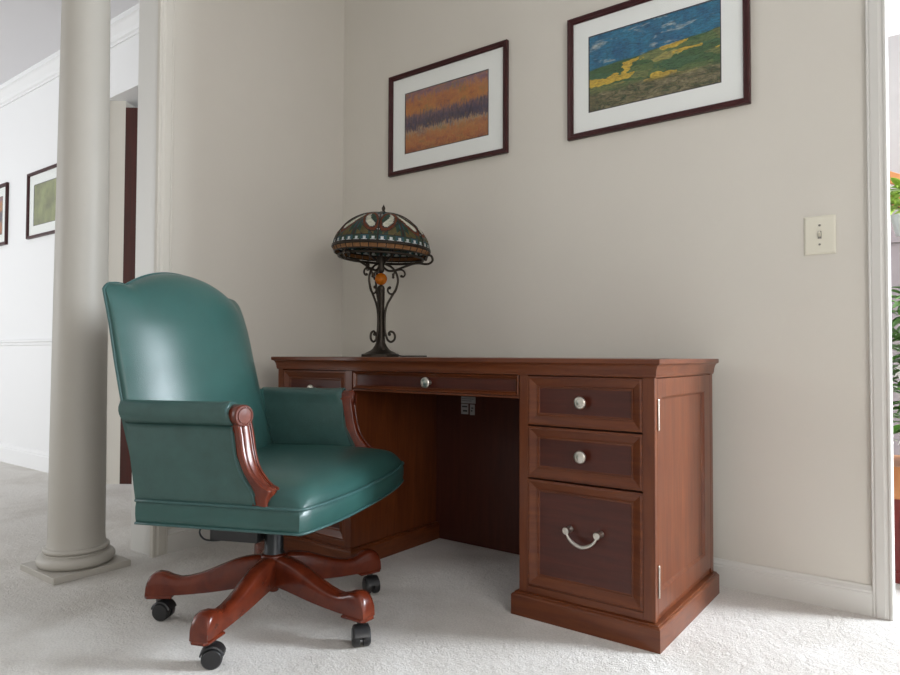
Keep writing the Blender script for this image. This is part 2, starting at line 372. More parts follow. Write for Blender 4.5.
# ------------------------------------------------------------------ column
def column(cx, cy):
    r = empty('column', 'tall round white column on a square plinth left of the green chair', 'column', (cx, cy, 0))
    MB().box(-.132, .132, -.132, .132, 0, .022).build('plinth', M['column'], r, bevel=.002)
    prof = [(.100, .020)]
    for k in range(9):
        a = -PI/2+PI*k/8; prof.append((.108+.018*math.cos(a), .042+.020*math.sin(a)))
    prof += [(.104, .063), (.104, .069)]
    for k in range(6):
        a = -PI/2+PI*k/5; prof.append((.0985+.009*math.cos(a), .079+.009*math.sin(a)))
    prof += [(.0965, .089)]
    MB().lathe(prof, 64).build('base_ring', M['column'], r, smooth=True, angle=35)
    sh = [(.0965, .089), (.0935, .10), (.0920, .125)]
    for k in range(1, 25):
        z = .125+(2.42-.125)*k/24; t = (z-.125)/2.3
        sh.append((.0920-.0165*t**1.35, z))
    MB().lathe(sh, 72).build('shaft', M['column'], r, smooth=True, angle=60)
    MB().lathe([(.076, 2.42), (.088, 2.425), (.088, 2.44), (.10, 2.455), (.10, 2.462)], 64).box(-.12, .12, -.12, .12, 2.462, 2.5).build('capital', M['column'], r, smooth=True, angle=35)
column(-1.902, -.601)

# ------------------------------------------------------------------ desk
DX0, DD, DH = -1.536, .54, .762
PR, PL_ = -.4144, -1.1216
def desk():
    off = (DX0/2, DD/2, 0)
    root = empty('desk', 'cherry wood kneehole desk with nickel knobs against the back wall', 'desk', off)
    B = lambda b, name, m, par=None, **k: b.build(name, m, par or root, off=off, **k)
    zb, zt, fr = .068, .712, .020
    # carcass
    for xa, xb in ((PR, 0), (DX0, PL_)):
        B(MB().box(xa, xa+.018, fr, DD, zb, zt), 'pedestal_side', M['cherry_v'], bevel=.001)
        B(MB().box(xb-.018, xb-(0 if xb < 0 else .012), fr, DD, zb, zt), 'pedestal_side', M['cherry_v'], bevel=.001)
        B(MB().box(xa+.018, xb-.018, fr+.004, DD, zb, zb+.01), 'pedestal_floor', M['inside'])
        B(MB().box(xa+.018, xb-.018, DD-.012, DD, zb+.01, zt), 'pedestal_back', M['inside'])
        B(MB().box(xa, xa+.0285, 0, fr, zb, zt), 'front_stile', M['cherry_v'], bevel=.0012)
        B(MB().box(xb-.0335, xb, 0, fr, zb, zt), 'front_stile', M['cherry_v'], bevel=.0012)
        B(MB().box(xa+.0285, xb-.0335, .001, fr, zb, .089), 'front_rail', M['cherry_h'], bevel=.0012)
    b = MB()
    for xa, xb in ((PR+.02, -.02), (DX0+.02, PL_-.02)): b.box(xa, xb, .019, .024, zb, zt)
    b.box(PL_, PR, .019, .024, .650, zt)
    B(b, 'gap_shade_sheet', M['gap'])  # dark sheet behind the drawer fronts, coloured as the shade in the gaps
    b = MB(); b.box(PL_, PR, .505, .523, zb-.068, zt); B(b, 'modesty_panel', M['inside'])
    # cornice top
    prof = [(.000, .7115), (.0015, .712), (.004, .7135), (.004, .7165), (.0055, .719)]
    for k in range(8):
        a = PI/2*k/7; prof.append((.0055+.0135*(1-math.cos(a)), .719+.029*math.sin(a)))
    prof += [(.0205, .750), (.0205, .7605), (.019, .762)]
    lo = [[(DX0-o, -o, z), (o, -o, z), (o, DD, z), (DX0-o, DD, z)] for o, z in prof]
    B(MB().loft(lo), 'desk_top', M['cherry_h'])
    # plinth base
    def plinth(xa, xb):
        p = .018; lo = []
        for o, z in [(p, 0), (p, .058), (p-.003, .062), (p-.008, .064), (p-.008, .067), (p-.012, .068)]:
            lo.append([(xa-o, -o, z), (xb+o, -o, z), (xb+o, DD, z), (xa-o, DD, z)])
        return MB().loft(lo)
    for xa, xb in ((PR, 0), (DX0, PL_)): B(plinth(xa, xb), 'plinth', M['cherry_h'])
    # drawers
    def drawer(x0, x1, z0, z1, hw, bord=.036, knob=None, nm='drawer'):
        k = bord/.036
        prof = [(0, .018), (0, .001), (.001, 0), (.004*k, 0), (.006*k, -.0012), (.010*k, .0002), (.024*k, .0065), (.028*k, .008), (.0285*k, .0055), (.0315*k, .0055), (.0325*k, .009), (.036*k, .0105)]
        lo = [[(x0+o, y, z0+o), (x1-o, y, z0+o), (x1-o, y, z1-o), (x0+o, y, z1-o)] for o, y in prof]
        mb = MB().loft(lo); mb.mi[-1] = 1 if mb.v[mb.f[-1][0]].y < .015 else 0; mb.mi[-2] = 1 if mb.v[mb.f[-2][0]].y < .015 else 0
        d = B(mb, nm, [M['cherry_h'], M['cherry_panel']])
        cx, cz = (x0+x1)/2, (z0+z1)/2
        if hw == 'knob':
            cx = knob if knob else cx
            b = MB().lathe([(.008, .011), (.007, .006), (.0055, 0), (.0055, -.006), (.009, -.007), (.0160, -.009), (.0185, -.0125), (.0180, -.0165), (.0140, -.0195), (.0105, -.0195), (.010, -.0180), (.006, -.0190), (.0005, -.0205)], 28, (cx, 0, cz), 'y')
            o = b.build('drawer_knob', M['nickel'], d, off=off, smooth=True, angle=50)
        else:
            b = MB(); zc = .2735; cx += .0055
            for sx in (-1, 1):
                b.lathe([(.0095, .0115), (.0095, .006), (.007, .003), (.0055, -.004), (.0055, -.012), (.0095, -.014), (.0110, -.018), (.0095, -.021), (.0060, -.0215), (.0055, -.0195), (.0005, -.0195)], 22, (cx+sx*.0470, 0, zc), 'y')
            pts = []
            for q_ in range(25):
                a = -PI*.02-PI*.96*q_/24; xx = .0450*math.cos(a)
                pts.append((cx+xx, -.017, zc-.002+.037*math.sin(a)*(1-.12*abs(math.cos(a)))))
            b.tube(pts, [.0032+.0022*math.sin(PI*i/24) for i in range(25)], 10)
            b.build('drawer_pull', M['nickel'], d, off=off, smooth=True, angle=50)
        return d
    for xa, xb in ((-.386, -.034), (-1.5045, -1.1555)):
        drawer(xa, xb, .565, .7095, 'knob'); drawer(xa, xb, .409, .560, 'knob'); drawer(xa, xb, .0905, .4035, 'pull')
    drawer(-1.1175, -.4195, .648, .7095, 'knob', bord=.013, nm='pencil_drawer')
    b = MB().box(-1.12, -.416, .002, .02, .640, .6465); B(b, 'drawer_lip', M['cherry_h'], bevel=.0015)
    # right side panelled door with hinges
    x0 = -.012
    prof = [(0, x0), (0, -.0005), (.0008, 0), (.036, 0), (.0375, -.001), (.041, -.006), (.0425, -.0075)]
    def side(ya, yb, za, zb_):
        lo = []
        for o, x in prof:
            o2 = o; oz = o*1.45 if o > .03 else o
            lo.append([(x, ya+o2, za+oz), (x, yb-o2*1.7 if o > .03 else yb-o2, za+oz), (x, yb-o2*1.7 if o > .03 else yb-o2, zb_-oz*.95), (x, ya+o2, zb_-oz*.95)])
        return MB().loft(lo)
    d = B(side(.0205, .510, .086, .7095), 'side_door', M['cherry_v'])
    for za, zb_ in ((.571, .655), (.128, .213)):
        b = MB().box(-.002, .0022, .0215, .0285, za, zb_); b.lathe([(.0022, za), (.0028, za+.002), (.0028, zb_-.002), (.0022, zb_)], 10, (.0022, .0215, 0), 'z')
        b.build('door_hinge', M['nickel'], d, off=off)
    b = MB().box(-.02, 0, 0.5125, DD, zb, zt); b.box(-.02, -.004, .0205, .51, zb, .084); B(b, 'back_post', M['cherry_v'], bevel=.001)
    # printed stickers inside the kneehole
    b = MB(); y = .5045
    b.box(-.993, -.921, y-.0004, y+.001, .573, .600); b.box(-.993, -.957, y-.0004, y+.001, .528, .570); b.box(-.949, -.925, y-.0004, y+.001, .526, .569)
    for xa, xb, za, zb_ in ((-.990, -.930, .590, .592), (-.990, -.940, .582, .584), (-.988, -.962, .556, .562), (-.984, -.962, .538, .545), (-.942, -.932, .552, .557), (-.944, -.936, .540, .546)):
        b.box(xa, xb, y-.0008, y, za, zb_, 1)
    o = B(b, 'label_sticker', [M['paper'], M['ink']]); o['label'] = 'small grey printed stickers inside the kneehole'
    return root
desk()

# ------------------------------------------------------------------ chair (local: +x forward, +y its left, towards the desk)
TH = math.radians(23.3); YC = -.013
def chair():
    R = empty('office_chair', 'green leather swivel armchair with cherry wood arms and five-star base', 'chair', (-.978, -.460, 0), TH)
    HW = .363
    def mk(b, name, m, par=None, yc=YC, **k): return b.xf(Matrix.Translation((.014 if yc else 0, yc, 0))).build(name, m, par or R, **k)
    xfront = lambda y: .264+.036*(1-min(1, abs(y)/HW)**2.6)+.010*y/HW
    def outline(n=40, ins=0., xb=-.19):
        pts = []; hw = HW-ins
        for i in range(n+1):
            y = -hw+2*hw*i/n; pts.append((xfront(y)-ins, y))
        # round the front corners slightly
        pts[0] = (pts[0][0]-.006, pts[0][1]); pts[-1] = (pts[-1][0]-.006, pts[-1][1])
        m = 10
        for i in range(1, m+1): pts.append((pts[n][0]+(xb-pts[n][0])*i/m, hw))
        for i in range(1, n+1): pts.append((xb, hw-2*hw*i/n))
        for i in range(1, m): pts.append((xb+(pts[0][0]-xb)*i/m, -hw))
        return pts
    # apron box
    prof = [(.012, .352), (.002, .352), (0, .356), (-.0025, .372), (-.0025, .392), (0, .404), (.003, .409), (.012, .410)]
    b = MB(); b.loft([[(x, y, z) for x, y in outline(ins=i)] for i, z in prof]); 
    ap = mk(b, 'seat_apron', M['leather'], smooth=True, angle=50)
    for z, rad in ((.353, .0035), (.409, .0042)):
        b = MB(); b.tube([(x, y, z) for x, y in outline(ins=-.001)], rad, 8, closed=True); mk(b, 'piping', M['piping'], smooth=True)
    # seat cushion
    b = MB(); nu, nv = 48, 40; grid = []
    for j in range(nv+1):
        v = j/nv; row = []
        for i in range(nu+1):
            u = -1+2*i/nu
            # denser towards edges
            uu = math.sin(u*PI/2)*.55+u*.45; vv = 1-(1-v)**1.6
            hw = HW-.004 
            y = uu*hw; xb = -.18; x = xb+vv*(xfront(y)-.004-xb)
            e = (1-abs(uu)**7)**.5*(1-vv**9)**.5
            f = .87+.13*(1-uu*uu)*(1-min(1, abs(vv-.62)/.62)**2)
            corner = math.exp(-(((abs(uu)-.86)/.2)**2+((vv-.97)/.10)**2))*.012
            row.append((x, y, .409+.071*e*f+corner*e))
        grid.append(row)
    b.loft(grid, closed=False, cap=False); st = mk(b, 'seat_cushion', M['leather'], smooth=True)
    # arms
    XK = [(.35, -.189), (.409, -.198), (.50, -.218), (.60, -.247), (.65, -.261), (.75, -.285), (.85, -.306), (.95, -.332), (1.03, -.352)]
    def xr(z):
        if z <= XK[0][0]: return XK[0][1]
        for (a, xa), (c, xc) in zip(XK, XK[1:]):
            if z <= c: return xa+(xc-xa)*(z-a)/(c-a)
        return XK[-1][1]
    strapb = [(.415, .136), (.44, .130), (.484, .097), (.526, .081), (.560, .076), (.597, .072), (.63, .062), (.68, .062)]
    def sb(z):
        if z <= strapb[0][0]: return strapb[0][1]
        for (a, xa), (c, xc) in zip(strapb, strapb[1:]):
            if z <= c: return xa+(xc-xa)*(z-a)/(c-a)
        return strapb[-1][1]
    for s_ in (-1, 1):
        # profile in (y, z), outer bottom up over the roll and down inside
        sec = [(.361, .409), (.3625, .44), (.364, .48), (.364, .53), (.363, .575), (.358, .600), (.354, .6035)]
        for k in range(15):
            a = math.radians(-62+ (62+190)*k/14); sec.append((.349+.0315*math.cos(a), .6255+.0300*math.sin(a)))
        sec += [(.311, .60), (.304, .57), (.299, .53), (.297, .48), (.298, .43)]
        b = MB(); loops = []
        for t in [0, .08, .2, .35, .5, .65, .78, .88, .93, .965, .99, 1]:
            l = []
            for y, z in sec:
                x0_ = xr(z)+.004+.020*min(1, max(0, (z-.41)/.2)); x = x0_+(sb(z)+.004-x0_)*t
                g = 1.0
                if z > .6: g = 1+.10*math.exp(-((t-.955)/.03)**2)-.07*max(0, (t-.98)/.02)
                yy = .349+(y-.349)*g; zz = .626+(z-.626)*g if z > .6 else z
                # slight padding of the panel
                if z < .6: yy += (.004 if y > .34 else -.006)*math.sin(PI*t)*math.sin(PI*(z-.409)/.2)
                l.append((x, s_*yy, zz))
            loops.append(l)
        b.loft(loops); mk(b, 'arm_pad', M['leather_worn'], smooth=True, angle=70)
        b = MB(); b.tube([(xr(.602)+.026+(sb(.602)-xr(.602)-.031)*i/12, s_*.3565, .6018) for i in range(13)], .0022, 6)
        b.tube([(sb(z)-.001, s_*.364, z) for z in [.415+.0165*i for i in range(12)]], .0026, 6)
        mk(b, 'arm_piping', M['piping'], smooth=True)
        # gathered ring round the front of the roll
        b = MB(); pts = []
        for k in range(24):
            a = 2*PI*k/24; pts.append((.062+.003*math.sin(9*a), s_*(.349+.0285*math.cos(a)), .6255+.0275*math.sin(a)))
        b.tube(pts, .0042, 8, closed=True); mk(b, 'arm_piping', M['piping'], smooth=True)
        # carved wooden arm front: strap in xz with thickness across y
        back = [(.136, .4095), (.136, .420), (.128, .442), (.112, .462), (.097, .484), (.086, .508), (.081, .530), (.078, .560), (.0755, .585), (.070, .600), (.063, .612)]
        front = [(.170, .4095), (.170, .430), (.1775, .449), (.160, .459), (.1440, .474), (.130, .492), (.120, .512), (.112, .540), (.107, .568), (.1035, .590), (.101, .604)]
        bk = catmull([(x, 0, z) for x, z in back], 4); ft = catmull([(x, 0, z) for x, z in front], 4)
        bk.append(Vector((.066, 0, .624))); ft.append(Vector((.1005, 0, .624)))
        ya, yb = .3655, .320
        # cross-section from back edge over the front face, with two grooves on the front face
        xs = [(0, 0), (0, 1), (.0, 1)]
        b = MB(); loops = []
        for P, Q in zip(bk, ft):
            d = Q-P; w = d.length; d = d/w if w > 1e-6 else Vector((1, 0, 0))
            l = []
            for y, q_ in [(ya, 0), (ya, .5*w), (ya, w-.0045), (ya-.0015, w-.0015), (ya-.0045, w), (ya-.008, w), (ya-.0095, w-.003), (ya-.0115, w-.003), (ya-.014, w-.0002), (ya-.025, w+.0018), (yb+.014, w-.0002), (yb+.0115, w-.003), (yb+.0095, w-.003), (yb+.008, w), (yb+.0045, w), (yb+.0015, w-.0015), (yb, w-.0045), (yb, 0)]:
                q2 = max(0, q_) if w > .006 else min(q_, w)
                p = P+d*q2-d*(.012*(1-q2/max(w, 1e-3))); l.append((p.x, y, p.z))
            cx_ = (P.x+Q.x)/2; an = math.radians(10+12*min(1, max(0, (P.z-.43)/.12)))*(1 if s_ < 0 else .3); ca, sa = math.cos(an), math.sin(an)
            l = [(cx_+(x-cx_)*ca-(y-.343)*sa, s_*(.343+(x-cx_)*sa+(y-.343)*ca), z) for x, y, z in l]
            loops.append(l)
        b.loft(loops)
        # round drum of the scroll, with a raised ring and boss on its front face
        dr = MB().lathe([(.022, -.030), (.0265, -.024), (.0265, .018), (.0258, .0205), (.0240, .0220), (.0218, .0220), (.0205, .0200), (.0185, .0200), (.0172, .0222), (.001, .0230)], 32, (0, 0, 0), 'x')
        dr.xf(Matrix.Translation((.082, s_*.349, .6235)) @ Matrix.Rotation(-math.radians(24) if s_ < 0 else math.radians(7), 4, 'Z')); b.add(dr.v, dr.f)
        wd = mk(b, 'arm_front', M['chair_wood'], smooth=True, angle=38); wd['label'] = 'carved cherry wood arm front with scroll'
        # carved volute line on the outer face of the scroll
    # backrest
    b = MB(); nu, nv = 44, 36
    XR = lambda z: xr(z)
    def ztop(u):
        a = abs(u)
        base = .957
        if a > .90: return base-.018*((a-.90)/.10)**2.2
        if a > .74: return base+.003*math.sin((.90-a)/.16*PI)
        t = 1-a/.74
        return base+.058*(1-(a/.74)**2)**1.0
    hwz = lambda z: .334-.010*max(0, (z-.6)/.35)
    front = []; rear = []
    for j in range(nv+1):
        v = j/nv; vv = 1-(1-v)**1.5; fr = []; rr = []
        for i in range(nu+1):
            u = math.sin((-1+2*i/nu)*PI/2)*.5+(-1+2*i/nu)*.5
            zt = ztop(u); z = .40+(zt-.40)*vv; hw = hwz(z); y = u*hw
            th = (.010+.074*(1-abs(u)**2.8))*(1-vv**12)**.5+.014*(1-u*u)*math.sin(PI*min(1, vv*.93))**.8
            edge = .004
            x0 = XR(z); fr.append((x0+edge+th, y, z)); rr.append((x0-.004*(1-u**4)*(1-vv**6), y, z))
        front.append(fr); rear.append(rr)
    b.loft(front, closed=False, cap=False); b.loft(rear, closed=False, cap=False)
    for E_ in (0, -1):
        b.loft([[r_[E_] for r_ in front], [r_[E_] for r_ in rear]], closed=False, cap=False)
    b.loft([front[-1], rear[-1]], closed=False, cap=False); b.loft([front[0], rear[0]], closed=False, cap=False)
    bk = mk(b, 'backrest', M['leather'], smooth=True, angle=60)
    pts = [(r_[0][0]+.001, r_[0][1], r_[0][2]) for r_ in rear[1:]]+[(p[0]+.001, p[1], p[2]) for p in rear[-1][1:-1]]+[(r_[-1][0]+.001, r_[-1][1], r_[-1][2]) for r_ in rear[:0:-1]]
    b = MB(); b.tube(pts, .0040, 8); mk(b, 'back_piping', M['piping'], smooth=True)
    # rear lower panel from the seat box to the back
    b = MB(); lo = []
    for z in (.405, .45, .5, .55, .6): lo.append([(XR(z)-.001, -.346, z), (XR(z)-.001, .346, z), (XR(z)+.034, .346, z), (XR(z)+.034, -.346, z)])
    for z, h in ((.62, .344), (.640, .342), (.650, .338)): lo.append([(XR(z)-.001, -h, z), (XR(z)-.001, h, z), (XR(z)+.034, h, z), (XR(z)+.034, -h, z)])
    b.loft(lo); mk(b, 'back_panel', M['leather'], smooth=True, angle=40)
    # mechanism, gas column, lever
    b = MB().box(-.14, .06, -.09, .07, .318, .351); b.box(-.185, -.03, -.045, .06, .222, .330); mk(b, 'tilt_mechanism', M['black'], yc=0, bevel=.003)
    pts = [(-.14, -.03, .270), (-.18, -.045, .272), (-.205, -.05, .262), (-.215, -.05, .244), (-.20, -.05, .226), (-.17, -.045, .222), (-.13, -.03, .226)]
    b = MB().tube(catmull(pts, 5), .0028, 8); mk(b, 'tilt_lever', M['black_metal'], yc=0, smooth=True)
    b = MB().lathe([(.030, .175), (.030, .190), (.0275, .195), (.0275, .315), (.024, .32), (.024, .33)], 32); mk(b, 'gas_column', M['black_metal'], yc=0, smooth=True, angle=40)
    b = MB().lathe([(.012, .075), (.016, .08), (.016, .10), (.036, .105), (.038, .14), (.040, .174), (.038, .184), (.028, .188)], 32); mk(b, 'base_hub', M['chair_wood'], yc=0, smooth=True, angle=40)
    # five legs
    top = [(.015, .184), (.05, .182), (.085, .177), (.114, .170), (.155, .154), (.19, .140), (.22, .130), (.25, .123), (.275, .121), (.298, .127), (.318, .135), (.336, .138), (.352, .134), (.363, .124), (.369, .108), (.3705, .085), (.371, .073)]
    bot = [(.015, .100), (.05, .097), (.085, .093), (.114, .089), (.155, .083), (.19, .079), (.22, .0765), (.25, .0745), (.275, .073), (.298, .0725), (.318, .072), (.336, .072), (.352, .072), (.3625, .072), (.3675, .072), (.3695, .072), (.3705, .072)]
    for k in range(5):
        A = math.radians(220+72*k)-TH
        b = MB(); loops = []
        for (xt, zt), (xb, zb) in zip(top, bot):
            w = .0275-.0035*min(1, xt/.2)
            if xt > .30: w = .024+.004*math.sin(min(1, (xt-.30)/.07)*PI/2)
            if xt > .36: w *= .93
            h = zt-zb; c = min(.012, h*.3)
            loops.append([(xb, -w*.90, zb), (xb+(xt-xb)*.5, -w, zb+h*.5), (xt, -w, zt-c), (xt, -w*.80, zt-c*.30), (xt, -w*.35, zt), (xt, w*.35, zt), (xt, w*.80, zt-c*.30), (xt, w, zt-c), (xb+(xt-xb)*.5, w, zb+h*.5), (xb, w*.90, zb)])
        b.loft(loops)
        rot = Matrix.Rotation(A, 4, 'Z') @ Matrix.Diagonal((.975, .93, 1, 1))
        leg = b.xf(rot).build('leg', M['chair_wood'], R, smooth=True, angle=50)
        # foot moulding
        b = MB(); lo = []
        for o, z in ((0, .064), (.003, .066), (.003, .070), (.0, .0735)):
            lo.append([(.296-o, -.025-o, z), (.365, -.025-o, z), (.371+o, -.018, z), (.371+o, .018, z), (.365, .025+o, z), (.296-o, .025+o, z)])
        b.loft(lo).xf(rot).build('foot_pad', M['chair_wood'], leg)
        # caster
        sw = [5, 25, -62, -50, 120][k]
        cm = Matrix.Translation((.332*math.cos(A), .332*math.sin(A), 0)) @ Matrix.Rotation(math.radians(sw), 4, 'Z') @ Matrix.Translation((.006, 0, 0))
        b = MB()
        for sy in (-1, 1):
            b.lathe([(.010, sy*.004), (.024, sy*.005), (.0255, sy*.009), (.0255, sy*.019), (.022, sy*.0235), (.012, sy*.0245), (.0005, sy*.0245)], 28, (.012, 0, .0255), 'y')
        hood = []
        for i in range(13):
            a = math.radians(15+150*i/12); hood.append([(.012+rr*math.cos(a), y, .0255+rr*math.sin(a)) for rr, y in ((.0265, -.0215), (.0305, -.019), (.0315, 0), (.0305, .019), (.0265, .0215), (.0270, 0))])
        b.loft(hood); b.box(.0, .024, -.0045, .0045, .02, .05); b.lathe([(.009, .048), (.0095, .060), (.006, .064), (.006, .066)], 16, (-.002, 0, 0))
        b.xf(cm).build('caster', M['black'], leg, smooth=True, angle=45)
    return R
chair()

# ------------------------------------------------------------------ table lamp
def lamp(x, y):
    R = empty('table_lamp', 'stained glass table lamp with scrolled bronze stem standing on the desk', 'lamp', (x, y, DH), math.radians(38))
    def oct_(r, z): return [(r*math.cos(PI/4*i+PI/8), r*math.sin(PI/4*i+PI/8), z) for i in range(8)]
    b = MB(); b.loft([oct_(.083, 0), oct_(.083, .010), oct_(.078, .013), oct_(.072, .014)])
    b.lathe([(.068, .013), (.060, .019), (.044, .026), (.034, .034), (.026, .046), (.019, .060), (.015, .080)], 28)
    b.build('lamp_base', M['bronze'], R, smooth=True, angle=35)
    b = MB().lathe([(.017, .06), (.0125, .12), (.0105, .18), (.0115, .25), (.0135, .285), (.015, .293), (.012, .298), (.008, .301)], 24)
    for k in range(4):
        a = PI/2*k
        b.tube([(.016*math.cos(a), .016*math.sin(a), .06), (.0115*math.cos(a), .0115*math.sin(a), .17), (.0135*math.cos(a), .0135*math.sin(a), .29)], .0035, 6)
    b.lathe([(.005, .350), (.010, .355), (.014, .365), (.014, .395), (.018, .392), (.018, .42), (.006, .425), (.004, .60)], 20)
    b.tube([(0, .0, .29), (0, 0, .36)], .003, 6)
    b.build('stem', M['bronze'], R, smooth=True, angle=45)
    MB().sphere((0, 0, .327), .0255, 24, 16).build('glass_ball', M['g_ball'], R, smooth=True)
    # scroll arms: three, in radial planes
    for k in range(3):
        A = 2*PI*k/3+math.radians(-8); rot = Matrix.Rotation(A, 4, 'Z')
        def pr(P, n=5): return catmull([(r, 0, z) for r, z in P], n)
        b = MB()
        lower = [(.040, .094), (.036, .100), (.044, .108), (.058, .103), (.064, .088), (.060, .072), (.046, .064), (.032, .072), (.024, .092), (.018, .12), (.018, .18), (.028, .222), (.048, .258), (.068, .292), (.076, .328), (.066, .362), (.044, .386), (.018, .398)]
        lower = [(r*.95, z*.98) for r, z in lower]
        b.tube(pr(lower), .0048, 8)
        inner = [(.032, .292), (.040, .286), (.040, .272), (.028, .262), (.016, .266), (.012, .28)]
        inner = [(.034, .292), (.030, .286), (.030, .274), (.040, .264), (.054, .266), (.064, .280), (.070, .30)]
        b.tube(pr(inner), .004, 8)
        b.sphere((.0375, 0, .094), .007, 10, 8); b.sphere((.037, 0, .290), .007, 10, 8)
        up = [(.012, .375), (.03, .362), (.055, .362), (.09, .374), (.13, .388), (.16, .392), (.185, .388), (.205, .390), (.218, .402), (.214, .420), (.198, .426), (.186, .416), (.188, .406)]
        b.tube(pr(up), .0048, 8); b.sphere((.190, 0, .407), .0065, 10, 8)
        hook = [(.050, .350), (.052, .336), (.056, .352), (.062, .362), (.085, .365), (.098, .358), (.102, .345), (.094, .335), (.086, .340)]
        b.tube(pr(hook), .004, 8); b.sphere((.087, 0, .338), .006, 10, 8); b.sphere((.052, 0, .334), .006, 10, 8)
        b.xf(rot).build('scroll_arm', M['bronze'], R, smooth=True)
    # shade: dome of glass pieces, rim bands, ribs
    SH = Matrix.Translation((0, 0, .430)) @ Matrix.Rotation(math.radians(2.5), 4, 'Y') @ Matrix.Rotation(0.0, 4, 'Z')
    P = catmull([(.012, 0, .176), (.050, 0, .170), (.100, 0, .153), (.150, 0, .121), (.186, 0, .080), (.201, 0, .046), (.2045, 0, .024)], 6)
    prof = [(p.x, p.z) for p in P]; nr = len(prof)
    nth = 216
    mats = [M['bronze'], M['g_cream'], M['g_green'], M['g_olive'], M['g_teal'], M['g_red'], M['g_white']]
    def piece(th, v):
        if v < .10: return 3 if int(th/(2*PI)*24) % 2 else 5
        sct = (th/(2*PI)*6) % 1-.5
        if v > .80:
            c = (th/(2*PI)*36) % 1; vv = (v-.80)/.20
            if vv > .93 or vv < .06: return 0
            if abs(c-.5) < .44*(vv-.05): return 6
            return 4 if int(th/(2*PI)*36) % 2 else 2
        wd = .25+.75*v                                  # true width factor
        def el(cx, cv, a, bb, ang):
            dx = (sct-cx)*wd*1.25; dv = (v-cv); ca, sa = math.cos(ang), math.sin(ang)
            return math.hypot((dx*ca+dv*sa)/a, (-dx*sa+dv*ca)/bb)
        for sg in (-1, 1):
            q = el(sg*.23, .50, .20, .105, sg*-.9)
            q2 = el(sg*.165, .44, .17, .065, sg*-.9)
            if q < 1:
                if q2 < 1: return 2 if q2 < .86 else 0
                return 1 if q < .86 else 0
            if q < 1.45: return 5 if q < 1.33 else 0
        q = el(0, .52, .13, .20, 0)
        if q < 1:
            if abs(math.fmod(abs((v-.25)*9+abs(sct)*7), 1)-.5) < .12 or abs(sct) < .012: return 0
            return 6 if q < .88 else 0
        if abs(sct) > .485: return 0
        g = int((v*7+abs(sct)*5)) ; h = (g*7+int(abs(sct)*11)*3) % 5
        fr_ = (v*7+abs(sct)*5) % 1
        if fr_ < .12: return 0
        return [2, 3, 4, 3, 2][h]
    def dome(off_):
        vs = []; 
        for r, z in prof:
            for i in range(nth):
                a = 2*PI*i/nth; vs.append(((r-off_)*math.cos(a), (r-off_)*math.sin(a), z-off_))
        fs = []; mi = []
        for k in range(nr-1):
            for i in range(nth):
                j = (i+1) % nth; fs.append((k*nth+i, k*nth+j, (k+1)*nth+j, (k+1)*nth+i)); mi.append(piece(2*PI*(i+.5)/nth, (k+.5)/(nr-1)))
        return vs, fs, mi
    # finer rows
    P = catmull([(.012, 0, .176), (.050, 0, .170), (.100, 0, .153), (.150, 0, .121), (.186, 0, .080), (.201, 0, .046), (.2045, 0, .024)], 9); prof = [(p.x, p.z) for p in P]; nr = len(prof)
    b = MB()
    for o_ in (0, .003):
        vs, fs, mi = dome(o_); base = len(b.v); b.v += [Vector(v) for v in vs]; b.f += [[base+i for i in f] for f in fs]; b.mi += mi
    sh = b.xf(SH).build('lamp_shade', mats, R, smooth=True); sh['label'] = 'domed leaded glass shade in cream, green and russet'
    b = MB()
    n = 36
    for i in range(n):
        a0, a1 = 2*PI*(i+.06)/n, 2*PI*(i+.94)/n
        ring = []
        for a in (a0, (a0+a1)/2, a1): ring.append([(r*math.cos(a), r*math.sin(a), z) for r, z in ((.203, .016), (.196, .001), (.193, .002), (.200, .017))])
        b.loft(ring)
    b.xf(SH).build('amber_border', M['g_amber'], sh, smooth=False)
    b = MB()
    def ringt(r, z, t): b.tube([(r*math.cos(2*PI*i/72), r*math.sin(2*PI*i/72), z) for i in range(72)], t, 8, closed=True)
    ringt(.2045, .0205, .0042); ringt(.2055, .027, .0022); ringt(.1955, -.001, .003); ringt(.178, -.014, .0055); ringt(.012, .177, .004)
    for i in range(36):
        a = 2*PI*i/36; b.tube([(r*math.cos(a), r*math.sin(a), z) for r, z in ((.204, .018), (.1955, -.001), (.179, -.012))], .0015, 5)
    for i in range(6):
        a = 2*PI*(i+.5)/6; b.tube([((r+.001)*math.cos(a), (r+.001)*math.sin(a), z+.001) for r, z in prof], .003, 6)
    b.xf(SH).build('shade_frame', M['bronze'], sh, smooth=True)
    b = MB().lathe([(.020, .174), (.019, .179), (.008, .183), (.005, .188), (.008, .193), (.0075, .199), (.003, .207), (.0005, .213)], 20)
    b.xf(SH).build('finial', M['bronze'], R, smooth=True)
    b = MB(); 
    for sg in (-1, 1): b.tube([(sg*.012, 0, .40), (sg*.045, 0, .425), (sg*.05, 0, .46)], .006, 8); b.lathe([(.014, .455), (.016, .46), (.016, .49), (.012, .495)], 16, (sg*.05, 0, 0))
    b.build('socket', M['bronze'], R, smooth=True, angle=45)
    W2 = [(.066, -.012, .006), (.085, -.006, .010), (.102, .015, .0035), (.102, .06, .0035), (.096, .12, .0035), (.094, .19, .0035)]
    cord = catmull([(dx*.788+dy*.616, -dx*.616+dy*.788, z) for dx, dy, z in W2], 6)
    MB().tube(cord, .0028, 8).build('power_cord', M['black'], R, smooth=True)
lamp(-1.285, .33)

